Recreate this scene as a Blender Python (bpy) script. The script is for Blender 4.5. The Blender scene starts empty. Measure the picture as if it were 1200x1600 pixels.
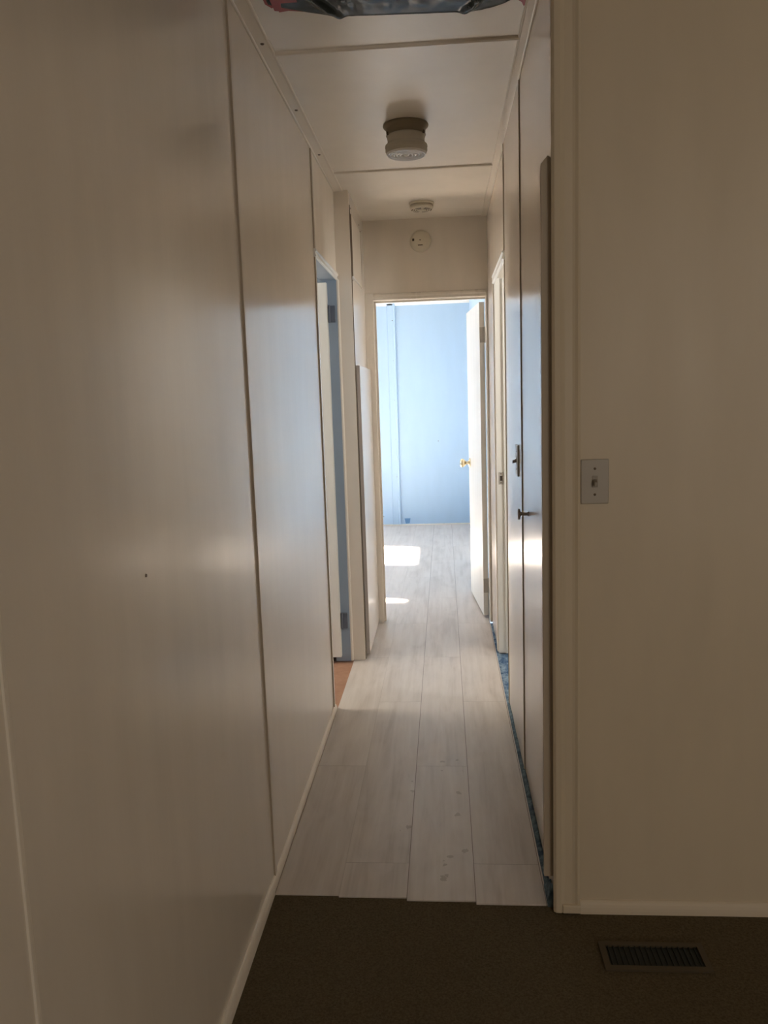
import bpy, bmesh, math, random
from mathutils import Vector, Matrix
random.seed(7)
scene = bpy.context.scene
C = scene.collection

# ------------------------------------------------------------------ camera
cam_d = bpy.data.cameras.new('camera')
cam = bpy.data.objects.new('camera', cam_d); C.objects.link(cam); scene.camera = cam
R_ = Vector((0.99677325, 0.0732178, -0.03289743)); U_ = Vector((0.02221498, 0.14220064, 0.98958854)); F_ = Vector((-0.07713353, 0.9871262, -0.14011526))
m = Matrix((R_, U_, -F_)).transposed().to_4x4(); m.translation = (0, 0, 1.29)
cam.matrix_world = m
cam_d.sensor_fit = 'VERTICAL'; cam_d.sensor_height = 24.0; cam_d.lens = 1251.4 / 1600 * 24.0
cam_d.clip_start = 0.05; cam_d.clip_end = 200

# ------------------------------------------------------------------ view, world, lights
scene.view_settings.view_transform = 'Standard'; scene.view_settings.look = 'None'
scene.view_settings.exposure = 0.78; scene.view_settings.gamma = 1.0; scene.view_settings.use_curve_mapping = False
world = bpy.data.worlds.new('world'); scene.world = world; world.use_nodes = True
wb = world.node_tree.nodes['Background']; wb.inputs[0].default_value = (0.55, 0.72, 1.0, 1); wb.inputs[1].default_value = 1.0

def sun(name, az, el, strength, col):
    d = bpy.data.lights.new(name, 'SUN'); d.energy = strength; d.color = col; d.angle = math.radians(1.6)
    o = bpy.data.objects.new(name, d); C.objects.link(o)
    v = Vector((math.cos(el)*math.cos(az), math.cos(el)*math.sin(az), -math.sin(el)))
    o.rotation_euler = v.to_track_quat('-Z', 'Y').to_euler(); return o
SUN_AZ = math.radians(-12); SUN_EL = math.radians(31)
sun('sun', SUN_AZ, SUN_EL, 135.0, (1.0, 0.92, 0.82))

def area(name, loc, direction, sx, sy, power, col):
    d = bpy.data.lights.new(name, 'AREA'); d.shape = 'RECTANGLE'; d.size = sx; d.size_y = sy; d.energy = power; d.color = col
    o = bpy.data.objects.new(name, d); C.objects.link(o); o.location = loc
    o.rotation_euler = Vector(direction).to_track_quat('-Z', 'Y').to_euler(); return o
# soft daylight lamps standing inside the rooms; the side rooms have no window openings
area('daylight_bedroom', (-3.26, 6.6, 1.45), (1, 0, -0.12), 2.2, 1.1, 37, (0.94, 0.94, 1.0))
area('daylight_washroom', (-2.26, 3.45, 1.45), (1, 0, -0.25), 0.7, 0.7, 24, (1.0, 0.90, 0.76))
area('fill_bathroom', (1.1, 2.97, 1.5), (-0.25, 1, 0), 0.8, 0.6, 17, (0.98, 0.96, 0.93))  # added fill, bounced off the bathroom wall to brighten the hall
area('daylight_living_room', (2.2, -2.76, 1.4), (-0.1, 1, -0.05), 1.4, 1.0, 14, (1.0, 0.83, 0.60))

# ------------------------------------------------------------------ materials
def mat(name, col, rough=0.5, metal=0.0, spec=0.5):
    M = bpy.data.materials.new(name); M.use_nodes = True
    b = M.node_tree.nodes['Principled BSDF']
    b.inputs['Base Color'].default_value = (*col, 1); b.inputs['Roughness'].default_value = rough
    b.inputs['Metallic'].default_value = metal; b.inputs['Specular IOR Level'].default_value = spec
    return M
def nd(M, t, **kw):
    n = M.node_tree.nodes.new(t)
    for k, v in kw.items():
        if k in n.inputs: n.inputs[k].default_value = v
        else: setattr(n, k, v)
    return n
def lk(M, a, b): M.node_tree.links.new(a, b)
def bsdf(M): return M.node_tree.nodes['Principled BSDF']
def mathn(M, op, a=None, b=None, c=None):
    n = nd(M, 'ShaderNodeMath', operation=op)
    for i, v in enumerate((a, b, c)):
        if v is None: continue
        if isinstance(v, (int, float)): n.inputs[i].default_value = v
        else: lk(M, v, n.inputs[i])
    return n.outputs[0]
def paint(name, col, rough=0.3, var=0.05, bump=0.04, scale=(6, 6, 1.2), spec=0.5, col2=None):
    """rolled wall paint: slight mottling of colour and gloss, faint vertical brush texture"""
    M = mat(name, col, rough, spec=spec)
    tc = nd(M, 'ShaderNodeTexCoord'); mp = nd(M, 'ShaderNodeMapping'); mp.inputs['Scale'].default_value = scale
    lk(M, tc.outputs['Object'], mp.inputs['Vector'])
    n1 = nd(M, 'ShaderNodeTexNoise', Scale=2.0, Detail=5.0); lk(M, mp.outputs[0], n1.inputs['Vector'])
    mx = nd(M, 'ShaderNodeMix', data_type='RGBA'); lk(M, n1.outputs['Fac'], mx.inputs['Factor'])
    c2 = col2 or tuple(c*(1-var*2) for c in col)
    mx.inputs['A'].default_value = (*[min(1, c*(1+var)) for c in col], 1); mx.inputs['B'].default_value = (*c2, 1)
    lk(M, mx.outputs['Result'], bsdf(M).inputs['Base Color'])
    mr = nd(M, 'ShaderNodeMapRange'); lk(M, n1.outputs['Fac'], mr.inputs['Value'])
    mr.inputs['To Min'].default_value = rough*0.85; mr.inputs['To Max'].default_value = rough*1.15
    lk(M, mr.outputs[0], bsdf(M).inputs['Roughness'])
    mp2 = nd(M, 'ShaderNodeMapping'); mp2.inputs['Scale'].default_value = (90, 90, 9); lk(M, tc.outputs['Object'], mp2.inputs['Vector'])
    n2 = nd(M, 'ShaderNodeTexNoise', Scale=1.0, Detail=3.0); lk(M, mp2.outputs[0], n2.inputs['Vector'])
    bp = nd(M, 'ShaderNodeBump', Strength=bump, Distance=0.002); lk(M, n2.outputs['Fac'], bp.inputs['Height'])
    lk(M, bp.outputs[0], bsdf(M).inputs['Normal'])
    return M
CREAM = (0.84, 0.76, 0.655)
m_wall = paint('cream_wall_paint', CREAM, 0.30)
m_gloss = paint('cream_gloss_paint', (0.84, 0.765, 0.665), 0.20, bump=0.06, spec=0.85)
m_ceil = paint('cream_ceiling_paint', (0.86, 0.79, 0.69), 0.34, scale=(3, 3, 3), spec=0.7)
m_trim = paint('cream_trim_paint', (0.83, 0.76, 0.66), 0.28)
m_strip = mat('cream_strip_paint', (0.84, 0.77, 0.67), 0.4)
m_seam = mat('seam_shade', (0.20, 0.155, 0.11), 0.8)  # brown standing in for shade along the cupboard and post seams
m_line = mat('edge_shade', (0.46, 0.39, 0.30), 0.8)  # lighter brown standing in for shade on panel edges
m_cup = mat('cream_cupboard_paint', (0.84, 0.77, 0.66), 0.25)
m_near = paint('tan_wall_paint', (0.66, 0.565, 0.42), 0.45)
m_door = paint('white_door_paint', (0.84, 0.82, 0.76), 0.35)
m_blue = paint('light_blue_wall_paint', (0.40, 0.56, 0.73), 0.45, var=0.03)
m_jamb = paint('grey_blue_jamb_paint', (0.32, 0.40, 0.50), 0.4, var=0.08)
m_white = paint('white_moulding_paint', (0.85, 0.85, 0.82), 0.4)
m_dark = mat('gap_shade', (0.05, 0.035, 0.022), 0.9)  # near-black standing in for shade in gaps and holes
m_nickel = mat('brushed_nickel', (0.36, 0.34, 0.36), 0.35, 0.85)
m_brass = mat('polished_brass', (0.80, 0.68, 0.45), 0.25, 1.0)
m_hinge = mat('old_steel', (0.52, 0.49, 0.44), 0.45, 0.3)
m_plate = mat('aged_ivory_plastic', (0.44, 0.40, 0.34), 0.4)
m_platew = mat('pale_plastic', (0.55, 0.55, 0.55), 0.35)
m_plas = mat('cream_plastic', (0.70, 0.63, 0.50), 0.45)
m_base = mat('tarnished_metal', (0.24, 0.19, 0.12), 0.5, 0.3)
m_slot = mat('dark_slot_and_gap_shade', (0.10, 0.07, 0.04), 0.8)
m_hinge2 = mat('painted_hinge', (0.12, 0.14, 0.18), 0.5)
m_screw = mat('screw_head', (0.16, 0.12, 0.09), 0.5, 0.5)

def glass_mat():
    M = mat('frosted_ribbed_glass', (0.60, 0.55, 0.45), 0.25)
    b = bsdf(M); b.inputs['Transmission Weight'].default_value = 0.12; b.inputs['IOR'].default_value = 1.45
    return M
m_glass = glass_mat()
m_lens = mat('lit_ribbed_glass', (0.86, 0.82, 0.76), 0.15)  # same glass lightened, painting in light caught by the underside

def laminate():
    M = mat('whitewashed_oak_laminate', (0.5, 0.45, 0.4), 0.33)
    tc = nd(M, 'ShaderNodeTexCoord'); sp = nd(M, 'ShaderNodeSeparateXYZ'); lk(M, tc.outputs['Object'], sp.inputs[0])
    X, Y = sp.outputs[0], sp.outputs[1]
    u = mathn(M, 'DIVIDE', mathn(M, 'ADD', X, 0.124 + 0.179*40), 0.179)
    idx = mathn(M, 'FLOOR', u); fu = mathn(M, 'FRACT', u)
    par = mathn(M, 'MODULO', idx, 2.0)
    v = mathn(M, 'DIVIDE', mathn(M, 'ADD', mathn(M, 'ADD', Y, 12.0 - 2.677), mathn(M, 'MULTIPLY', par, 0.597)), 1.2)
    jdx = mathn(M, 'FLOOR', v); fv = mathn(M, 'FRACT', v)
    du = mathn(M, 'MULTIPLY', mathn(M, 'MINIMUM', fu, mathn(M, 'SUBTRACT', 1.0, fu)), 0.179)
    dv = mathn(M, 'MULTIPLY', mathn(M, 'MINIMUM', fv, mathn(M, 'SUBTRACT', 1.0, fv)), 1.2)
    seam_u = mathn(M, 'LESS_THAN', du, 0.0011); seam_v = mathn(M, 'LESS_THAN', dv, 0.0010)
    # seams left of the middle plank are barely visible
    vis = nd(M, 'ShaderNodeMapRange'); lk(M, X, vis.inputs['Value'])
    vis.inputs['From Min'].default_value = -0.26; vis.inputs['From Max'].default_value = -0.18; vis.inputs['To Min'].default_value = 0.25
    seam = mathn(M, 'MAXIMUM', mathn(M, 'MULTIPLY', seam_u, vis.outputs[0]), mathn(M, 'MULTIPLY', seam_v, 0.55))
    cmb = nd(M, 'ShaderNodeCombineXYZ'); lk(M, idx, cmb.inputs[0]); lk(M, jdx, cmb.inputs[1])
    wn = nd(M, 'ShaderNodeTexWhiteNoise', noise_dimensions='3D'); lk(M, cmb.outputs[0], wn.inputs['Vector'])
    off = nd(M, 'ShaderNodeVectorMath', operation='MULTIPLY_ADD'); lk(M, wn.outputs['Color'], off.inputs[0])
    off.inputs[1].default_value = (7, 13, 5); lk(M, tc.outputs['Object'], off.inputs[2])
    mp = nd(M, 'ShaderNodeMapping'); mp.inputs['Scale'].default_value = (26, 1.3, 1); lk(M, off.outputs[0], mp.inputs['Vector'])
    g = nd(M, 'ShaderNodeTexNoise', Scale=1.3, Detail=8.0, Roughness=0.62, Distortion=0.5); lk(M, mp.outputs[0], g.inputs['Vector'])
    mp2 = nd(M, 'ShaderNodeMapping'); mp2.inputs['Scale'].default_value = (7, 2.0, 1); lk(M, off.outputs[0], mp2.inputs['Vector'])
    g2 = nd(M, 'ShaderNodeTexNoise', Scale=1.4, Detail=4.0, Roughness=0.55, Distortion=0.8); lk(M, mp2.outputs[0], g2.inputs['Vector'])
    fac = mathn(M, 'ADD', mathn(M, 'MULTIPLY', g.outputs['Fac'], 0.5), mathn(M, 'MULTIPLY', g2.outputs['Fac'], 0.5))
    fac = mathn(M, 'ADD', fac, mathn(M, 'MULTIPLY', mathn(M, 'SUBTRACT', wn.outputs['Value'], 0.5), 0.06))
    cr = nd(M, 'ShaderNodeValToRGB'); lk(M, fac, cr.inputs['Fac'])
    e = cr.color_ramp.elements; e[0].position = 0.33; e[0].color = (0.47, 0.415, 0.37, 1); e[1].position = 0.66; e[1].color = (0.67, 0.62, 0.575, 1)
    k = e.new(0.48); k.color = (0.585, 0.53, 0.485, 1)
    mx = nd(M, 'ShaderNodeMix', data_type='RGBA'); lk(M, seam, mx.inputs['Factor']); lk(M, cr.outputs['Color'], mx.inputs['A'])
    mx.inputs['B'].default_value = (0.22, 0.18, 0.15, 1)
    # dried drips and scuffs on the middle planks
    vo = nd(M, 'ShaderNodeTexVoronoi', Scale=19.0, Randomness=1.0); 
    nz = nd(M, 'ShaderNodeTexNoise', Scale=60.0); lk(M, tc.outputs['Object'], nz.inputs['Vector'])
    jt = nd(M, 'ShaderNodeVectorMath', operation='MULTIPLY_ADD'); lk(M, nz.outputs['Color'], jt.inputs[0]); jt.inputs[1].default_value = (.015, .03, 0); lk(M, tc.outputs['Object'], jt.inputs[2])
    lk(M, jt.outputs[0], vo.inputs['Vector'])
    sepc = nd(M, 'ShaderNodeSeparateColor'); lk(M, vo.outputs['Color'], sepc.inputs[0])
    spot = mathn(M, 'MULTIPLY', mathn(M, 'LESS_THAN', vo.outputs['Distance'], 0.19), mathn(M, 'GREATER_THAN', sepc.outputs[0], 0.45))
    rx = mathn(M, 'MULTIPLY', mathn(M, 'GREATER_THAN', X, -0.16), mathn(M, 'LESS_THAN', X, 0.06))
    ry = mathn(M, 'MULTIPLY', mathn(M, 'GREATER_THAN', Y, 1.95), mathn(M, 'LESS_THAN', Y, 2.75))
    spot = mathn(M, 'MULTIPLY', mathn(M, 'MULTIPLY', spot, mathn(M, 'MULTIPLY', rx, ry)), 0.42)
    mx2 = nd(M, 'ShaderNodeMix', data_type='RGBA'); lk(M, spot, mx2.inputs['Factor']); lk(M, mx.outputs['Result'], mx2.inputs['A'])
    mx2.inputs['B'].default_value = (0.20, 0.16, 0.12, 1)
    lk(M, mx2.outputs['Result'], bsdf(M).inputs['Base Color'])
    rr = nd(M, 'ShaderNodeMapRange'); lk(M, g2.outputs['Fac'], rr.inputs['Value']); rr.inputs['To Min'].default_value = 0.30; rr.inputs['To Max'].default_value = 0.48
    lk(M, rr.outputs[0], bsdf(M).inputs['Roughness'])
    bp = nd(M, 'ShaderNodeBump', Strength=0.12, Distance=0.001); lk(M, g.outputs['Fac'], bp.inputs['Height']); lk(M, bp.outputs[0], bsdf(M).inputs['Normal'])
    return M
m_lam = laminate()

def speckle(name, c1, c2, scale, rough=0.95, bump=0.6, dist=0.004, lo=0.35, hi=0.65, stretch=(1, 1, 1)):
    M = mat(name, c1, rough, spec=0.1)
    tc = nd(M, 'ShaderNodeTexCoord'); mp = nd(M, 'ShaderNodeMapping'); mp.inputs['Scale'].default_value = stretch
    lk(M, tc.outputs['Object'], mp.inputs['Vector'])
    n = nd(M, 'ShaderNodeTexNoise', Scale=scale, Detail=6.0, Roughness=0.7); lk(M, mp.outputs[0], n.inputs['Vector'])
    cr = nd(M, 'ShaderNodeValToRGB'); lk(M, n.outputs['Fac'], cr.inputs['Fac'])
    e = cr.color_ramp.elements; e[0].position = lo; e[0].color = (*c1, 1); e[1].position = hi; e[1].color = (*c2, 1)
    lk(M, cr.outputs['Color'], bsdf(M).inputs['Base Color'])
    bp = nd(M, 'ShaderNodeBump', Strength=bump, Distance=dist); lk(M, n.outputs['Fac'], bp.inputs['Height']); lk(M, bp.outputs[0], bsdf(M).inputs['Normal'])
    return M
m_carpet = speckle('dark_brown_carpet', (0.085, 0.066, 0.038), (0.15, 0.12, 0.075), 190)
m_bluec = speckle('mottled_blue_vinyl', (0.03, 0.09, 0.20), (0.36, 0.48, 0.60), 26, rough=0.5, bump=0.3, lo=0.42, hi=0.68, stretch=(1, 0.5, 1))
m_teal = speckle('torn_blue_grey_underlay', (0.045, 0.075, 0.11), (0.17, 0.24, 0.28), 34, rough=0.7, bump=0.8, lo=0.38, hi=0.62)
m_orange = speckle('terracotta_vinyl', (0.34, 0.18, 0.115), (0.44, 0.26, 0.175), 9, rough=0.45, bump=0.1)
m_vent = mat('dark_register_and_gap_shade', (0.012, 0.016, 0.014), 0.6)
m_ventf = mat('brown_register_frame', (0.075, 0.055, 0.030), 0.55)
m_bag = mat('black_plastic_sheet', (0.008, 0.014, 0.011), 0.24, spec=0.09)
m_tape = paint('red_tape', (0.42, 0.05, 0.045), 0.45, var=0.1)
m_sq = mat('blue_tape_square', (0.12, 0.26, 0.48), 0.6)

# ------------------------------------------------------------------ mesh helpers
def obj(name, bm, m, parent=None, smooth=False, bevel=0.0, seg=2):
    bmesh.ops.recalc_face_normals(bm, faces=bm.faces)
    me = bpy.data.meshes.new(name); bm.to_mesh(me); bm.free()
    for x in (m if isinstance(m, (list, tuple)) else [m]): me.materials.append(x)
    if smooth:
        for p in me.polygons: p.use_smooth = True
    o = bpy.data.objects.new(name, me); C.objects.link(o)
    if parent: o.parent = parent; o.matrix_parent_inverse = Matrix.Translation(-parent.location)
    if bevel:
        b = o.modifiers.new('bevel', 'BEVEL'); b.width = bevel; b.segments = seg; b.limit_method = 'ANGLE'; b.angle_limit = math.radians(40)
    return o
def box(bm, x0, x1, y0, y1, z0, z1, mi=0):
    v = [bm.verts.new((x, y, z)) for z in (z0, z1) for y in (y0, y1) for x in (x0, x1)]
    for f in ((0,1,3,2),(4,6,7,5),(0,4,5,1),(2,3,7,6),(0,2,6,4),(1,5,7,3)):
        bm.faces.new([v[i] for i in f]).material_index = mi
def bx(*a):
    bm = bmesh.new(); box(bm, *a); return bm
def tag(o, label, cat, kind=None, group=None):
    o['label'] = label; o['category'] = cat
    if kind: o['kind'] = kind
    if group: o['group'] = group
    return o
def thing(name, loc, label, cat, kind=None, group=None):
    o = bpy.data.objects.new(name, None); C.objects.link(o); o.location = loc; o.empty_display_size = 0.05
    return tag(o, label, cat, kind, group)
def struct(name, bm, m, label, cat, **k): return tag(obj(name, bm, m, **k), label, cat, 'structure')
def holed(axis, p0, p1, u0, u1, z0, z1, holes):
    """slab with rectangular openings; axis 'X' = slab normal to X spanning u=Y; holes = (u0,u1,z0,z1)"""
    bm = bmesh.new()
    us = sorted({u0, u1, *[h[0] for h in holes], *[h[1] for h in holes]}); zs = sorted({z0, z1, *[h[2] for h in holes], *[h[3] for h in holes]})
    us = [u for u in us if u0 <= u <= u1]; zs = [z for z in zs if z0 <= z <= z1]
    solid = lambda i, j: 0 <= i < len(us)-1 and 0 <= j < len(zs)-1 and not any(h[0] < (us[i]+us[i+1])/2 < h[1] and h[2] < (zs[j]+zs[j+1])/2 < h[3] for h in holes)
    V = {}
    def vt(p, u, z):
        k = (p, u, z)
        if k not in V: V[k] = bm.verts.new((p, u, z) if axis == 'X' else (u, p, z))
        return V[k]
    for i in range(len(us)-1):
        for j in range(len(zs)-1):
            if not solid(i, j): continue
            a, b, c, d = us[i], us[i+1], zs[j], zs[j+1]
            for p in (p0, p1): bm.faces.new([vt(p, a, c), vt(p, b, c), vt(p, b, d), vt(p, a, d)])
            for (di, dj, q) in ((-1,0,((a,c),(a,d))),(1,0,((b,c),(b,d))),(0,-1,((a,c),(b,c))),(0,1,((a,d),(b,d)))):
                if not solid(i+di, j+dj):
                    (ua, za), (ub, zb) = q
                    bm.faces.new([vt(p0, ua, za), vt(p1, ua, za), vt(p1, ub, zb), vt(p0, ub, zb)])
    return bm
def merge(*bms):
    out = bms[0]
    for b in bms[1:]:
        me = bpy.data.meshes.new('tmp'); b.to_mesh(me); b.free(); out.from_mesh(me); bpy.data.meshes.remove(me)
    return out
def lathe(prof, cx, cy, cz, axis='Z', n=40, bm=None, mi=0):
    """profile [(r, h)] turned about an axis through (cx,cy,cz)"""
    bm = bm or bmesh.new(); rings = []
    def P(r, h, a):
        c, s = r*math.cos(a), r*math.sin(a)
        return {'Z': (cx+c, cy+s, cz+h), 'X': (cx+h, cy+c, cz+s), 'Y': (cx+c, cy+h, cz+s)}[axis]
    for r, h in prof:
        rings.append([bm.verts.new(P(r, h, 2*math.pi*k/n)) for k in range(n)] if r > 1e-6 else [bm.verts.new(P(0, h, 0))])
    for A, B in zip(rings, rings[1:]):
        for k in range(n):
            k2 = (k+1) % n
            if len(A) == 1 and len(B) == 1: continue
            if len(A) == 1: f = [A[0], B[k], B[k2]]
            elif len(B) == 1: f = [A[k], A[k2], B[0]]
            else: f = [A[k], A[k2], B[k2], B[k]]
            bm.faces.new(f).material_index = mi
    return bm
def sweep(prof, a, b, up=(0, 0, 1), side=(1, 0, 0)):
    """extrude closed 2D profile (s,u) from a to b"""
    bm = bmesh.new(); a, b, up, side = map(Vector, (a, b, up, side))
    A = [bm.verts.new(a + side*s + up*u) for s, u in prof]; B = [bm.verts.new(b + side*s + up*u) for s, u in prof]
    n = len(prof)
    for i in range(n): bm.faces.new([A[i], A[(i+1) % n], B[(i+1) % n], B[i]])
    bm.faces.new(A[::-1]); bm.faces.new(B); return bm

H = 2.2466; XL = -0.487; XR = 0.253; XP = -0.418; YC = 1.884; YE = 4.507; YB = 8.09

# ------------------------------------------------------------------ floors
bm = bmesh.new()   # laminate, front edge steps plank by plank
for x0, x1, y in ((-0.474, -0.303, 1.931), (-0.303, -0.124, 1.925), (-0.124, 0.055, 1.914), (0.055, 0.2385, 1.903)):
    box(bm, x0, x1, y, 4.56, -0.009, 0.0)
box(bm, -3.25, 0.27, 4.56, YB, -0.009, 0.0)
struct('floor', bm, m_lam, 'whitewashed oak laminate planks running down the hall into the blue room', 'floor')
struct('floor', bx(-0.56, 3.2, -2.8, 1.97, -0.03, -0.0035), m_carpet, 'dark brown carpet in front of the hall', 'floor')
struct('floor', bx(0.2, 2.3, 1.97, 4.50, -0.03, -0.0075), m_bluec, 'mottled blue old flooring in the doorway on the right', 'floor')
struct('floor', bx(-2.3, -0.40, 1.97, 4.50, -0.03, -0.005), m_orange, 'terracotta coloured flooring in the doorway on the left', 'floor')

# ------------------------------------------------------------------ ceiling
bm = bmesh.new(); box(bm, -0.56, 0.33, -2.8, 4.55, H, H+0.05); box(bm, 0.33, 3.2, -2.8, 1.97, H, H+0.05); box(bm, -2.3, -0.56, 2.9, 4.55, H, H+0.05)
box(bm, 0.33, 2.3, 1.97, 4.55, H, H+0.05); box(bm, -3.3, 0.33, 4.55, 8.15, H, H+0.05)
struct('ceiling', bm, m_ceil, 'low cream panelled ceiling over the hall', 'ceiling')
for y, w in ((2.351, 0.011), (3.547, 0.007)):
    struct('trim_1' if y < 3 else 'trim_2', sweep([(-w, 0), (-w*0.8, -0.005), (-w*0.3, -0.0075), (w*0.3, -0.0075), (w*0.8, -0.005), (w, 0)], (XL+0.044, y, H), (XR-0.026, y, H), side=(0, 1, 0)), m_ceil,
           'batten across the ceiling, ' + ('nearest, in front of the ceiling light' if y < 3 else 'behind the ceiling light'), 'ceiling batten')
# corner strips along the ceiling
t3 = struct('trim_3', sweep([(0, 0), (0, -0.004), (0.002, -0.0052), (0.006, -0.0052), (0.008, -0.004), (0.037, -0.004), (0.039, -0.0052), (0.043, -0.0052), (0.045, -0.003), (0.045, 0)], (XL, -2.8, H), (XL, 3.843, H)), m_strip, 'screwed corner strip along the left side of the hall ceiling', 'ceiling trim')
for y in (1.78, 2.276, 2.779, 3.273):
    obj('screw', lathe([(0, -0.0066), (0.004, -0.0062), (0.0055, -0.0045), (0.0055, -0.003)], XL+0.0235, y, H, n=16), m_screw, t3, smooth=True)
struct('trim_4', sweep([(0, 0), (0, -0.004), (-0.004, -0.005), (-0.007, -0.004), (-0.024, -0.004), (-0.027, -0.005), (-0.030, -0.003), (-0.030, 0)], (XR, YC+0.01, H), (XR, 4.507, H)), m_strip, 'corner strip along the right side of the hall ceiling', 'ceiling trim')

# ------------------------------------------------------------------ left wall: sheet panels with narrow gaps
bm = bmesh.new()
for y0, y1 in ((-2.8, -0.402), (-0.398, 0.808), (0.813, 1.9845), (2.0, 3.180)):
    box(bm, XL-0.006, XL, y0, y1, 0, H)
for y in (1.9845, 3.180):
    box(bm, XL-0.003, XL+0.0045, y+0.0025, y+0.022, 0, H-0.005)
w = struct('wall_left', bm, m_gloss, 'long glossy cream panelled wall on the left of the hall', 'wall', bevel=0.0022)
bm = bmesh.new(); box(bm, XL-0.075, XL-0.0062, -2.8, 3.19, 0, H)
struct('wall_left', bm, m_slot, 'backing behind the panels of the left wall, showing as thin dark gaps', 'wall')
struct('wall_left', bx(XL-0.075, XL, 3.20, 3.843, 1.872, H), m_wall, 'cream wall above the left doorway', 'wall')
# the jamb near side and the batten nearest the camera
struct('trim_5', bx(XL-0.075, XL+0.003, 3.1905, 3.1995, 0, 1.872), m_trim, 'thin cream jamb edge on the near side of the left doorway', 'door trim', bevel=0.001)
struct('trim_6', sweep([(0, 0), (0.0025, 0.001), (0.003, 0.004), (0.003, 0.008), (0, 0.012)], (XL, 0.803, 0), (XL, 0.803, H), up=(0, 1, 0)), m_trim, 'thin rounded batten on the left wall close to the camera', 'wall batten')
struct('trim_7', sweep([(0, 0), (0.007, 0), (0.010, 0.004), (0.006, 0.010), (0.006, 0.018), (0.011, 0.023), (0.010, 0.030), (0, 0.032)], (XL, 3.175, 1.842), (XL, 3.826, 1.842)), m_white, 'white moulding along the head of the left doorway', 'door trim')
# grey blue jamb and head inside the left doorway
struct('trim_8', merge(bx(XL-0.075, XL-0.001, 3.828, 3.842, 0, 1.86), bx(XL-0.075, XL-0.001, 3.20, 3.828, 1.846, 1.872)), m_jamb, 'grey blue painted frame inside the left doorway', 'door frame')
# base quarter rounds
def qround(x, y0, y1, s, m=m_strip, name='baseboard_left', label='', r=0.014, hh=0.02):
    prof = [(0, 0)] + [(s*r*math.cos(a), hh*math.sin(a)) for a in [i*math.pi/2/6 for i in range(7)]]
    return struct(name, sweep(prof, (x, y0, -0.004), (x, y1, -0.004)), m, label, 'baseboard', smooth=False)
qround(XL, 1.932, 3.215, 1, label='cream quarter round along the laminate floor on the left', r=0.011, hh=0.024)
qround(XL, -2.8, 1.935, 1, label='cream quarter round along the brown carpet on the left', r=0.013, hh=0.028)

for n_, y_, d_ in (('trim_27', 1.987, 'near edge of the first seam in the left wall, coloured dark as shade'), ('trim_28', 3.1825, 'near edge of the seam before the left doorway, coloured dark as shade')):
    struct(n_, bx(XL-0.003, XL+0.0047, y_-0.0035, y_+0.0002, 0, H-0.005), m_line, d_, 'wall seam')  # thin strips colour the near faces of the seams as if shaded
# post and linen closet wall beyond the left doorway
struct('trim_9', sweep([(-0.0, 0), (0.069, 0), (0.069, 0.008), (0.066, 0.014), (0.060, 0.016), (0.0, 0.016)], (XL, 3.843, 0), (XL, 3.843, H), up=(0, 1, 0)), m_wall, 'flat cream post on the far side of the left doorway', 'post')
struct('trim_10', sweep([(0, 0), (0, -0.010), (0.004, -0.014), (0.010, -0.014), (0.015, -0.009), (0.015, 0)], (XL-0.004, 3.843, 0), (XL-0.004, 3.843, 1.848), up=(0, 1, 0)), m_trim, 'rounded cream door stop at the foot of the post left of the hall', 'door trim')
struct('wall_closet', holed('X', XP-0.02, XP, 3.859, YE, 0, H, [(3.885, 4.315, 1.867, 2.160), (3.925, 4.48, 0.02, 1.42)]), m_gloss, 'cream closet wall between the post and the far doorway', 'wall')
struct('wall_closet', bx(XP-0.05, XP-0.024, 3.859, YE, 0, H), m_dark, 'backing sheet coloured dark for the shaded closet interior behind the small doors', 'closet interior')  # sheet painted dark in place of an unlit interior
cup = thing('cupboard_door', (XP, 4.1, 1.87), 'small flush cream cupboard door high on the left beside the end wall', 'cupboard door')
obj('panel', bx(XP-0.017, XP+0.006, 3.891, 4.306, 1.868, 2.149), m_cup, cup, bevel=0.001)
obj('edge_strip', bx(XP-0.017, XP+0.0062, 3.8885, 3.891, 1.868, 2.149), m_seam, cup)  # dark strip paints shade on the door's near edge
obj('top_shade_strip', bx(XP-0.017, XP-0.001, 3.8885, 4.31, 2.150, 2.160), m_dark, cup)  # solid block painted dark where the gap above the door is shaded
obj('side_shade_strip', bx(XP-0.017, XP+0.007, 4.3065, 4.309, 1.868, 2.155), m_seam, cup)  # dark block paints the shaded side of the recess
struct('trim_25', bx(XP, XP+0.0065, 4.3092, 4.34, 1.866, 2.16), m_cup, 'narrow cream stile beside the small cupboard door', 'cabinet trim')
struct('trim_26', bx(XP, XP+0.004, 3.8592, 3.862, 0, 2.185), m_seam, 'strip coloured dark for the shade line between the post and the closet wall', 'wall seam')  # brown strip paints the shade beside the post
for y, z in ((3.93, 2.185), (4.30, 2.185), (3.915, 1.852)):
    obj('screw', lathe([(0, 0.0022), (0.003, 0.002), (0.004, 0)], XP, y, z, 'X', 12), m_screw, cup, smooth=True)
lin = thing('closet_door', (XP, 4.2, 0.01), 'low cream linen closet door standing proud of the wall, left of the far doorway', 'closet door')
obj('panel', bx(XP+0.003, XP+0.019, 3.905, 4.492, 0.012, 1.452), m_gloss, lin, bevel=0.0015)
obj('edge_strip', bx(XP+0.0025, XP+0.0185, 3.903, 3.9055, 0.012, 1.452), mat('grey_near_edge', (0.42, 0.38, 0.35), 0.6), lin)  # near edge coloured greyer than the door face

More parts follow.
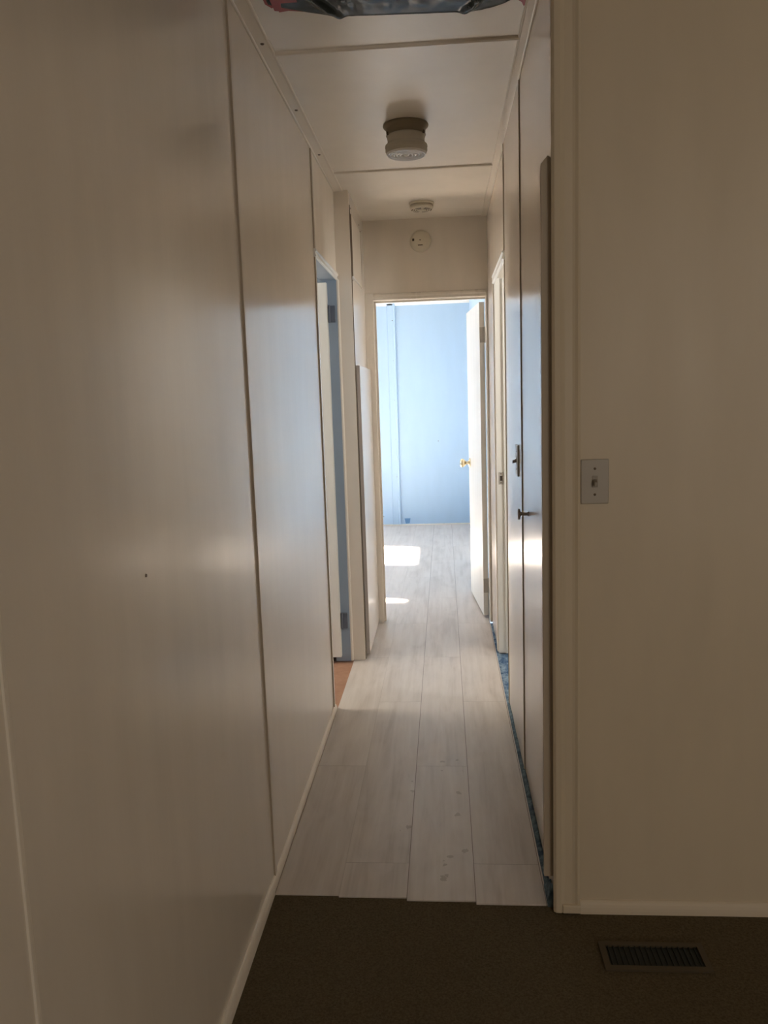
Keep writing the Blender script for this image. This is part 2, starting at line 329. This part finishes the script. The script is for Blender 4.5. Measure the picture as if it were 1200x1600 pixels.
# ------------------------------------------------------------------ end wall and far doorway
struct('wall_end', holed('Y', YE, YE+0.085, XL-0.05, 0.33, 0, H, [(-0.374, 0.2405, -1, 1.823)]), m_wall, 'cream wall across the end of the hall above the far doorway', 'wall')
struct('trim_11', bx(XP-0.001, -0.372, YE-0.010, YE, 0, 1.862), m_trim, 'flat cream casing left of the far doorway', 'door casing', bevel=0.002)
struct('trim_12', sweep([(0, 0), (0.004, -0.009), (0.016, -0.008), (0.024, -0.012), (0.034, -0.010), (0.038, 0)], (-0.372, YE, 1.822), (0.2405, YE, 1.822), up=(0, 1, 0), side=(0, 0, 1)), m_trim, 'cream moulding over the far doorway', 'door casing')
struct('trim_13', sweep([(0, 0), (0.0, 0.008), (0.004, 0.012), (0.008, 0.008), (0.012, 0.010), (0.012, 0)], (0.2402, YE, 0), (0.2402, YE, 1.862), up=(0, -1, 0)), m_trim, 'narrow cream casing right of the far doorway', 'door casing')
struct('trim_14', merge(bx(-0.374, -0.362, YE+0.04, YE+0.052, 0, 1.823), bx(-0.362, 0.240, YE+0.04, YE+0.052, 1.815, 1.823)), m_trim, 'thin stop strip inside the far door frame', 'door trim')

# ------------------------------------------------------------------ right wall
struct('wall_right', merge(bx(XR-0.003, XR+0.075, 2.6445, 3.262, -0.01, H), bx(XR, XR+0.075, 1.97, 2.637, 2.236, H),
       bx(XR, XR+0.075, 3.266, 3.95, 1.836, H), bx(XR, XR+0.075, 3.95, YE, -0.01, H)), m_gloss, 'glossy cream wall on the right of the hall', 'wall', bevel=0.0018)
struct('wall_right', bx(XR+0.030, XR+0.07, YC+0.02, 3.25, 0, H), m_slot, 'backing behind the right wall, showing as a thin dark gap', 'wall')
cd = thing('door_3', (XR, 2.2, 0), 'tall flush cream closet door on the right wall with a small knob', 'door', 'structure')
obj('panel', bx(XR, XR+0.028, YC+0.012, 2.635, 0.006, 2.240), m_gloss, cd, bevel=0.0018)
kn = lathe([(0.0, 0.0), (0.0075, 0.0), (0.0065, -0.003), (0.0052, -0.006), (0.0052, -0.022), (0.008, -0.025), (0.0155, -0.027), (0.0172, -0.030), (0.0155, -0.033), (0.008, -0.0345), (0, -0.035)], XR, 2.46, 0.925, 'X', 28)
obj('knob', kn, m_nickel, cd, smooth=True)['label'] = 'brushed nickel knob with a flat disc head'
# switch seen edge-on on the right wall
def wall_switch(origin, n_axis, label, mplate, mtog, w=0.070, hgt=0.106):
    x, y, z = origin; t = thing('light_switch', origin, label, 'light switch')
    bm = bmesh.new(); th = 0.006
    def B(u0, u1, d0, d1, z0, z1):
        b = bmesh.new()
        if n_axis == 'X': box(b, x-d1, x-d0, y+u0, y+u1, z+z0, z+z1)
        else: box(b, x+u0, x+u1, y-d1, y-d0, z+z0, z+z1)
        return b
    obj('plate', B(-w/2, w/2, 0.0, th, -hgt/2, hgt/2), mplate, t, bevel=0.0025, seg=3)
    obj('toggle_frame', B(-0.0065, 0.0065, th, th+0.0012, -0.0135, 0.0135), mtog, t, bevel=0.0005)
    b = bmesh.new()
    pts = [(-0.0045, -0.006), (0.0045, -0.006), (0.0045, 0.006), (-0.0045, 0.006)]
    def V(u, d, zz): return (x-d, y+u, z+zz) if n_axis == 'X' else (x+u, y-d, z+zz)
    A = [b.verts.new(V(u, th+0.001, q)) for u, q in pts]; Bv = [b.verts.new(V(u*0.75, th+0.014, -0.005+q*0.8)) for u, q in pts]
    for i in range(4): b.faces.new([A[i], A[(i+1) % 4], Bv[(i+1) % 4], Bv[i]])
    b.faces.new(A); b.faces.new(Bv)
    obj('toggle', b, mtog, t, bevel=0.001)
    for s in (-1, 1):
        obj('screw', lathe([(0, -th-0.0012), (0.0022, -th-0.001), (0.003, -th)], x, y, z+s*0.0302, n_axis, 14), m_screw, t, smooth=True)
    return t
wall_switch((XR-0.003, 2.762, 1.066), 'X', 'light switch seen nearly edge-on above the closet door knob', m_platew, m_nickel)
wall_switch((0.3455, YC, 1.0835), 'Y', 'dull ivory light switch on the dim wall right of the hall', m_plate, mat('darker_ivory', (0.30, 0.26, 0.21), 0.4), w=0.064, hgt=0.104)

# dark strip with bevelled top at the corner
bm = bmesh.new()
pr = [(-0.024, 0.085), (0.0, 0.085), (0.0, 1.806), (-0.009, 1.812), (-0.024, 1.795)]
A = [bm.verts.new((XR-0.002+a, 1.893, z)) for a, z in pr]; B = [bm.verts.new((XR-0.002+a, 1.908, z)) for a, z in pr]
for i in range(5): bm.faces.new([A[i], A[(i+1) % 5], B[(i+1) % 5], B[i]])
bm.faces.new(A); bm.faces.new(B)
struct('trim_15', bm, mat('bare_tan_wood_strip', (0.46, 0.385, 0.29), 0.55), 'narrow tan strike strip with bevelled top at the right corner of the hall', 'door strip')
struct('trim_16', bx(XR-0.004, XR+0.006, 1.886, 1.8935, 0.12, 1.798), m_slot, 'strip coloured dark for the shaded gap beside the strike strip at the right corner', 'door strip')  # solid strip painted dark to read as a shadowed gap

# bathroom doorway (right)
struct('trim_17', sweep([(0, 0), (0, 0.004), (0.004, 0.012), (0.012, 0.009), (0.026, 0.009), (0.032, 0.013), (0.036, 0.004), (0.036, 0)], (XR, 3.262, 1.812), (XR, 3.955, 1.812), up=(-1, 0, 0), side=(0, 0, 1)), m_white, 'white moulding along the head of the right doorway', 'door trim')
struct('trim_18', bx(XR-0.008, XR+0.001, 3.955, 3.995, 0, 1.85), m_trim, 'cream casing on the far side of the right doorway', 'door casing', bevel=0.003)
struct('trim_19', merge(bx(XR-0.002, XR+0.085, 3.938, 3.955, 0, 1.838), bx(XR+0.034, XR+0.047, 3.926, 3.938, 0, 1.83)), m_door, 'cream jamb with stop inside the right doorway', 'door frame', bevel=0.0012)
struct('trim_23', bx(XR-0.0065, XR+0.02, 3.2625, 3.2655, 0, H-0.005), m_line, 'strip coloured as the shaded panel edge on the near side of the right doorway', 'wall seam')  # brown strip paints the shade of the panel edge
struct('trim_24', bx(XR-0.0035, XR+0.02, 2.638, 2.6445, 0, H-0.005), m_line, 'strip coloured as the shaded seam between the closet door and the wall panel with the switch', 'wall seam')  # same painted shade along the closet door seam
sp_ = thing('strike_plate', (XR+0.02, 3.938, 0.885), 'small steel strike plate on the jamb of the right doorway', 'strike plate')
obj('plate', bx(XR+0.008, XR+0.031, 3.9365, 3.9385, 0.855, 0.915), m_hinge, sp_, bevel=0.0005)
obj('latch_hole_shade', bx(XR+0.014, XR+0.026, 3.9358, 3.937, 0.873, 0.897), m_dark, sp_)
for z in (0.863, 0.907): obj('screw', lathe([(0, -0.002), (0.003, -0.0015), (0.0035, 0)], XR+0.0195, 3.9365, z, 'Y', 12), m_screw, sp_, smooth=True)

# near wall facing the camera
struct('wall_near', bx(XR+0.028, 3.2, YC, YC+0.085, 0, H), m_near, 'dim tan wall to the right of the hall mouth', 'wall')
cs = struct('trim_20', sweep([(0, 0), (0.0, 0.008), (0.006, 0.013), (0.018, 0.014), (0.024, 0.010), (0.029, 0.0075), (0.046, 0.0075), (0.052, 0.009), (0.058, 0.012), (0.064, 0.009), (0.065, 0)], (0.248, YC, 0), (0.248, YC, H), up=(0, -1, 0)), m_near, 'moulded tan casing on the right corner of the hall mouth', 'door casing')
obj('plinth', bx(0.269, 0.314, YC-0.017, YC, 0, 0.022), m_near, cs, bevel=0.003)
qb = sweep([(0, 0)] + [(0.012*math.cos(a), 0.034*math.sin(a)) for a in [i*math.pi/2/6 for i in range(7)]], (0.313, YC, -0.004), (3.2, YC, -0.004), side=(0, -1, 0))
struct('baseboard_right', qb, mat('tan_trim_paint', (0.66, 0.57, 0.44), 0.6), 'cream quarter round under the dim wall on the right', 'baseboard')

# ------------------------------------------------------------------ shells of the other rooms
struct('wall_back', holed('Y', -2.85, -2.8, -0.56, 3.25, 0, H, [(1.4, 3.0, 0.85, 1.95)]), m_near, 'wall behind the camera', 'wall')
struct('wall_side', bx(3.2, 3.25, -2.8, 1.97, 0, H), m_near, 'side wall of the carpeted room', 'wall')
struct('wall_bedroom_right', bx(0.272, 0.33, YE+0.085, YB, 0, H), m_blue, 'light blue right wall of the far room', 'wall')
struct('wall_bedroom_far', bx(-3.3, 0.33, YB, YB+0.06, 0, H), m_blue, 'light blue wall seen through the far doorway', 'wall')
struct('wall_bedroom_near', bx(-3.3, XL-0.05, YE+0.043, YE+0.085, 0, H), m_blue, 'light blue near wall of the far room', 'wall')
# bedroom's left wall: window, plus an unseen slit added for the thin sun patch
k = math.tan(SUN_AZ); xw = -3.28
def yw(y, x=-0.2): return y + (xw - x)*k
struct('wall_bedroom_left', holed('X', -3.34, -3.28, YE+0.04, YB+0.06, 0, H, [(yw(6.10), yw(6.86), 0.95, 1.86), (yw(4.955), yw(5.025), 1.3, 1.845)]), m_blue, 'window wall of the far room', 'wall')
wf = bmesh.new(); a0, a1 = yw(6.10), yw(6.86)
for q in ((a0-0.04, a0, 0.91, 1.90), (a1, a1+0.04, 0.91, 1.90), (a0, a1, 0.91, 0.95), (a0, a1, 1.86, 1.90)): box(wf, -3.279, -3.262, q[0], q[1], q[2], q[3])
struct('window_1', wf, m_white, 'white window frame in the far room', 'window')
# washroom on the left, bathroom on the right
struct('wall_washroom', merge(bx(-2.3, -0.565, 2.9, 2.95, 0, H), bx(-2.3, -0.53, 4.05, 4.10, 0, H), bx(-2.35, -2.3, 2.9, 4.10, 0, H)), m_jamb, 'grey blue walls of the small room on the left', 'wall')
struct('wall_bathroom', merge(bx(XR+0.08, 2.3, 2.9, 2.95, 0, H), bx(XR+0.08, 2.3, 4.45, 4.50, 0, H), bx(2.3, 2.35, 2.9, 4.5, 0, H)), m_wall, 'walls of the room on the right', 'wall')

# ------------------------------------------------------------------ doors
# left door, opened 90 degrees into the washroom
d1 = thing('door_1', (-0.54, 3.80, 0.0), 'plain white door standing open inside the left doorway', 'door', 'structure')
obj('panel', bx(-1.16, -0.531, 3.795, 3.828, 0.030, 1.832), m_door, d1, bevel=0.0015)
for z in (1.69, 0.21):
    hb = merge(bx(-0.5305, -0.497, 3.815, 3.8275, z-0.038, z+0.038), lathe([(0, -0.04), (0.005, -0.04), (0.005, 0.04), (0, 0.04)], -0.524, 3.812, z, 'Z', 12))
    obj('hinge', hb, m_hinge2, d1)
# dark strip painting the shade in the gap under the open door
struct('gap_strip_washroom', bx(-1.2, -0.531, 3.829, 3.841, 0, 0.05), m_vent, 'strip coloured dark for the shaded gap under the open left door', 'baseboard')
# bedroom door on the right, opened about 95 degrees
hx, hy, ang = 0.2085, YE+0.098, math.radians(5.1)
d2 = thing('door_2', (hx, hy, 0), 'white flush door standing open in the far room with a brass knob', 'door', 'structure')
d2.rotation_euler.z = ang
def local(o, par): o.parent = par; o.matrix_parent_inverse = Matrix.Identity(4); return o
local(obj('panel', bx(-0.0, 0.029, 0.0, 0.60, 0.010, 1.805), m_door, None, bevel=0.0015), d2)
kp = [(0, 0), (0.031, 0), (0.030, -0.004), (0.020, -0.009), (0.011, -0.012), (0.010, -0.026), (0.016, -0.032), (0.025, -0.040), (0.028, -0.050), (0.025, -0.060), (0.014, -0.065), (0, -0.066)]
local(obj('knob', lathe(kp, 0, 0.535, 0.866, 'X', 28), m_brass, None, smooth=True), d2)['label'] = 'round polished brass knob'
kb = [(r, 0.034-h) for r, h in kp]
for z in (1.625, 0.188):
    hb = merge(bx(0.001, 0.028, -0.0022, 0.0, z-0.042, z+0.042), lathe([(0, -0.044), (0.0055, -0.044), (0.0055, 0.044), (0, 0.044)], 0.0325, -0.004, z, 'Z', 14), bx(0.030, 0.036, -0.004, -0.002, z-0.042, z+0.042))
    h_ = local(obj('hinge', hb, m_hinge, None), d2)

# ------------------------------------------------------------------ far room details
struct('trim_21', sweep([(0, 0), (0.006, 0), (0.010, 0.006), (0.010, 0.020), (0.022, 0.030), (0.026, 0.050), (0.030, 0.0545), (0, 0.0545)], (-3.28, YB, H-0.0545), (0.272, YB, H-0.0545), side=(0, -1, 0)), m_white, 'white crown moulding at the top of the blue wall', 'crown moulding')
bt = struct('trim_22', sweep([(-0.542, 0), (-0.541, 0.011), (-0.538, 0.013), (-0.536, 0.010), (-0.480, 0.010), (-0.476, 0.016), (-0.461, 0.017), (-0.459, 0.014), (-0.458, 0)], (0, YB, 0.012), (0, YB, H-0.02), up=(0, -1, 0)), m_blue, 'light blue vertical batten on the blue wall', 'wall batten')
for i, z in enumerate((2.05, 1.66, 1.27, 0.88, 0.50)):
    obj('nail', lathe([(0, -0.0125), (0.004, -0.012), (0.005, -0.010)], -0.487+0.0, YB, z, 'Y', 10), m_screw if i == 0 else m_jamb, bt)
struct('baseboard_far', bx(-3.28, 0.272, YB-0.006, YB, 0, 0.012), m_trim, 'thin pale strip at the foot of the blue wall', 'baseboard')
bm = bmesh.new(); pr = [(-0.423, 0.072), (-0.362, 0.072), (-0.372, 0.022), (-0.412, 0.018)]
A = [bm.verts.new((x, YB-0.001, z)) for x, z in pr]; B = [bm.verts.new((x, YB-0.007, z)) for x, z in pr]
for i in range(4): bm.faces.new([A[i], A[(i+1) % 4], B[(i+1) % 4], B[i]])
bm.faces.new(A); bm.faces.new(B)
tag(obj('wall_plug', bm, m_sq), 'small dark blue plug low on the blue wall beside the batten', 'wall plug')
for (x, z, r, lb) in ((-0.06, 0.851, 0.008, 'tiny screw in the middle of the blue wall'), (-0.635, 0.096, 0.008, 'tiny dark screw low on the blue wall by the left casing')):
    tag(obj('wall_screw', lathe([(0, -0.004), (r*0.7, -0.0035), (r, 0)], x, YB, z, 'Y', 12), m_jamb), lb, 'screw')
tag(obj('wall_screw', lathe([(0, 0.002), (0.0022, 0.0018), (0.0032, 0)], XL, 1.238, 1.019, 'X', 12), m_screw), 'small screw head alone on the near left wall panel', 'screw')

# ------------------------------------------------------------------ ceiling light (flush, ribbed glass)
cx, cy = -0.112, 3.0
cl = thing('ceiling_light', (cx, cy, H), 'small round ceiling light with ribbed frosted glass hanging over the hall', 'ceiling light')
obj('canopy', lathe([(0, 0), (0.079, 0), (0.081, -0.004), (0.079, -0.008), (0.074, -0.012), (0.070, -0.020), (0.069, -0.033), (0.071, -0.036), (0, -0.036)], cx, cy, H, 'Z', 56), m_base, cl, smooth=True)['label'] = 'dark tarnished metal canopy'
gp = [(0.060, -0.030), (0.0665, -0.036), (0.068, -0.042), (0.0665, -0.047), (0.0655, -0.055), (0.0665, -0.062), (0.070, -0.066), (0.0745, -0.070), (0.0755, -0.076), (0.073, -0.080), (0.0745, -0.084), (0.0745, -0.089), (0.072, -0.093), (0.0715, -0.096)]
obj('glass_shade', lathe(gp + [(0.066, -0.0965)], cx, cy, H, 'Z', 64), m_glass, cl, smooth=True)['label'] = 'ribbed frosted glass shade'
lp = [(0.0705, -0.094)]
for r in (0.061, 0.050, 0.039, 0.028, 0.017):     # concentric ribs underneath
    lp += [(r+0.0085, -0.0965), (r+0.0065, -0.1035), (r+0.004, -0.1035), (r+0.002, -0.0965)]
lp += [(0.013, -0.097), (0.008, -0.104), (0, -0.107)]
obj('glass_bottom', lathe(lp, cx, cy, H, 'Z', 64), m_lens, cl)['label'] = 'ribbed glass underside, coloured lighter as lit from below'
for a in (math.radians(205), math.radians(335), math.radians(90)):
    px, py = cx+0.0695*math.cos(a), cy+0.0695*math.sin(a)
    obj('thumb_screw', lathe([(0, -0.006), (0.004, -0.005), (0.005, 0.0), (0.004, 0.005), (0, 0.006)], px, py, H-0.034, 'Z', 12), m_slot, cl, smooth=True)

# ------------------------------------------------------------------ smoke detectors
def detector(base, axis, s, R, label, rings):
    x, y, z = base; t = thing('smoke_detector', base, label, 'smoke detector')
    f = lambda p: [(r, s*h) for r, h in p]
    obj('base_plate', lathe(f([(0, 0), (R*1.04, 0), (R*1.04, 0.006), (R*0.98, 0.009), (0, 0.009)]), x, y, z, axis, 48), m_plas, t, smooth=False)
    prof = [(0, 0.008), (R*0.90, 0.009), (R*0.90, 0.013), (R*0.98, 0.015), (R*0.97, 0.024), (R*0.90, 0.031)]
    for q in rings: prof += [(R*(q+0.035), 0.0335), (R*(q+0.03), 0.0305), (R*(q-0.02), 0.0305), (R*(q-0.025), 0.0345)]
    prof += [(0.0, 0.0365)]
    obj('cover', lathe(f(prof), x, y, z, axis, 48), m_plas, t, smooth=True)
    return t
sd = detector((-0.088, 4.165, H), 'Z', -1, 0.060, 'round cream smoke detector with ringed slots on the ceiling near the end wall', (0.78, 0.60, 0.42))
for r0 in (0.80, 0.62, 0.44):
    bm = bmesh.new()
    for k in range(18):
        a = 2*math.pi*k/18
        if k % 3 == 2: continue
        c, s = math.cos(a), math.sin(a); R = 0.060*r0
        for q in range(4):
            pass
        pts = []
        for aa in (a-0.15, a+0.15):
            for rr in (R-0.0022, R+0.0022): pts.append((rr*math.cos(aa), rr*math.sin(aa)))
        lo = [bm.verts.new((-0.088+p[0], 4.165+p[1], H-0.0300)) for p in (pts[0], pts[1], pts[3], pts[2])]
        hi = [bm.verts.new((-0.088+p[0], 4.165+p[1], H-0.0345)) for p in (pts[0], pts[1], pts[3], pts[2])]
        for i in range(4): bm.faces.new([lo[i], lo[(i+1) % 4], hi[(i+1) % 4], hi[i]])
        bm.faces.new(hi); bm.faces.new(lo)
    obj('slot_ring', bm, m_slot, sd)
x, z = -0.105, 2.127
cd2 = thing('smoke_alarm', (x, YE, z), 'round cream alarm mounted on the end wall above the far doorway', 'alarm')
obj('cover', lathe([(0, -0.026), (0.030, -0.0255), (0.045, -0.023), (0.053, -0.017), (0.056, -0.009), (0.058, -0.003), (0.058, 0)], x, YE, z, 'Y', 48), m_plas, cd2, smooth=True)
obj('test_button', merge(bx(x-0.044, x-0.032, YE-0.0255, YE-0.018, z-0.002, z+0.012)), m_slot, cd2, bevel=0.002)
obj('indicator', lathe([(0, -0.0285), (0.003, -0.028), (0.0035, -0.024)], x-0.002, YE, z+0.003, 'Y', 12), m_slot, cd2)
obj('vent_slot', bx(x-0.014, x+0.012, YE-0.0275, YE-0.023, z-0.026, z-0.022), m_slot, cd2)

# ------------------------------------------------------------------ black plastic over the skylight
pc = thing('plastic_sheet', (-0.1, 1.7, H), 'black plastic sheet taped over an opening in the hall ceiling', 'plastic sheet')
edge = [(-0.402, 2.068), (-0.365, 2.092), (-0.311, 2.122), (-0.262, 2.145), (-0.239, 2.153), (-0.16, 2.160), (-0.05, 2.168), (0.073, 2.176), (0.105, 2.172), (0.144, 2.160), (0.170, 2.145), (0.195, 2.120)]
def edge_y(x):
    for (a, b), (c, d) in zip(edge, edge[1:]):
        if a <= x <= c: return b + (d-b)*(x-a)/(c-a)
    return edge[-1][1]
from mathutils import noise
bm = bmesh.new(); NX, NY = 120, 90; G = []
for i in range(NX+1):
    x = -0.402 + 0.597*i/NX; row = []
    for j in range(NY+1):
        t = j/NY; y = 1.35 + (edge_y(x)-1.35)*t
        e = min(1.0, 9*min(t, 1-t), 10*min(i/NX, 1-i/NX))
        f1 = abs(noise.noise(Vector((x*9, y*7, 0)))); f2 = abs(noise.noise(Vector((x*26+5, y*22, 3))))
        fold = math.exp(-((x+0.24+0.5*(2.15-y))/0.012)**2)*0.014 + math.exp(-((x-0.085-0.4*(2.15-y))/0.012)**2)*0.012
        e2 = min(1.0, 2.2*min(t, 1-t))
        z = H - 0.003 - 0.016*(1-f1)**3*e2 - 0.0035*f2*min(1, e+0.15) - fold*0.8*min(1, e+0.6) - 0.006*abs(noise.noise(Vector((x*60, y*45, 9))))*(math.exp(-((x+0.22)/0.05)**2)+math.exp(-((x-0.10)/0.04)**2))*min(1, e+0.3)
        row.append(bm.verts.new((x, y, z)))
    G.append(row)
for i in range(NX):
    for j in range(NY): bm.faces.new([G[i][j], G[i+1][j], G[i+1][j+1], G[i][j+1]])
sh = obj('sheet', bm, m_bag, pc, smooth=True)
so = sh.modifiers.new('solid', 'SOLIDIFY'); so.thickness = 0.0006
def tape(pts, z):
    bm = bmesh.new(); A = [bm.verts.new((x, y, z)) for x, y in pts]; B = [bm.verts.new((x, y, z-0.0012)) for x, y in pts]
    n = len(pts)
    for i in range(n): bm.faces.new([A[i], A[(i+1) % n], B[(i+1) % n], B[i]])
    bm.faces.new(A[::-1]); bm.faces.new(B)
    o = obj('tape', bm, m_tape, pc); o['label'] = 'torn red tape'; return o
tape([(-0.412, 1.55), (-0.410, 2.07), (-0.398, 2.092), (-0.385, 2.083), (-0.384, 2.115), (-0.36, 2.110), (-0.31, 2.124), (-0.255, 2.150), (-0.30, 2.10), (-0.36, 1.99), (-0.34, 1.55)], H-0.0005)
tape([(-0.395, 1.8), (-0.392, 2.095), (-0.375, 2.10), (-0.37, 2.06), (-0.33, 2.06), (-0.33, 1.8)], H-0.0055)
tape([(0.19, 1.6), (0.195, 2.12), (0.206, 2.140), (0.214, 2.150), (0.2205, 2.172), (0.223, 2.165), (0.222, 2.10), (0.222, 1.6)], H-0.0005)

# ------------------------------------------------------------------ torn blue underlay strip along the right wall
bm = bmesh.new(); prev = None
N = 130
for i in range(N+1):
    y = 1.898 + (3.245-1.898)*i/N
    wv = noise.noise(Vector((0, y*7, 1.3))); w2 = noise.noise(Vector((4, y*23, 0)))
    xr = XR + 0.0012; xl = 0.2388 
    topz = 0.004 + 0.010*max(0, wv+0.25) + 0.004*w2
    if y < 1.99: topz += 0.045*(1-(y-1.898)/0.092)**0.6; xl -= 0.003
    xm = (xl+xr)/2
    pr = [(xl, -0.006), (xl, 0.0005+0.3*max(0, topz)*(0.5+0.5*w2)), (xm+0.002*w2, max(0.002, topz*0.8)), (xr-0.0015-0.004*(y < 1.95), max(0.003, topz)), (xr-0.0015, -0.006)]
    ring = [bm.verts.new((a, y, b)) for a, b in pr]
    if prev:
        for q in range(5): bm.faces.new([prev[q], prev[(q+1) % 5], ring[(q+1) % 5], ring[q]])
    else: bm.faces.new(ring)
    prev = ring
bm.faces.new(prev[::-1])
tag(obj('underlay_strip', bm, m_teal, smooth=True), 'torn blue grey underlay strip along the floor at the right closet door', 'flooring remnant')

# ------------------------------------------------------------------ floor register in the carpet
vr = thing('floor_register', (0.455, 1.727, 0), 'dark floor register set into the brown carpet at the lower right', 'floor vent')
bm = bmesh.new(); x0, x1, y0, y1 = 0.350, 0.560, 1.685, 1.752
for q in ((x0-0.014, x1+0.014, y0-0.014, y0), (x0-0.014, x1+0.014, y1, y1+0.014), (x0-0.014, x0, y0, y1), (x1, x1+0.014, y0, y1)): box(bm, q[0], q[1], q[2], q[3], -0.003, 0.002)
obj('frame', bm, m_ventf, vr)
obj('well', bx(x0, x1, y0, y1, -0.0034, -0.0028), m_vent, vr)
for i in range(17):
    x = x0 + (x1-x0)*(i+0.5)/17
    b = bmesh.new(); box(b, x-0.001, x+0.001, y0, y1, -0.0028, 0.0008); obj('louver', b, m_vent, vr)
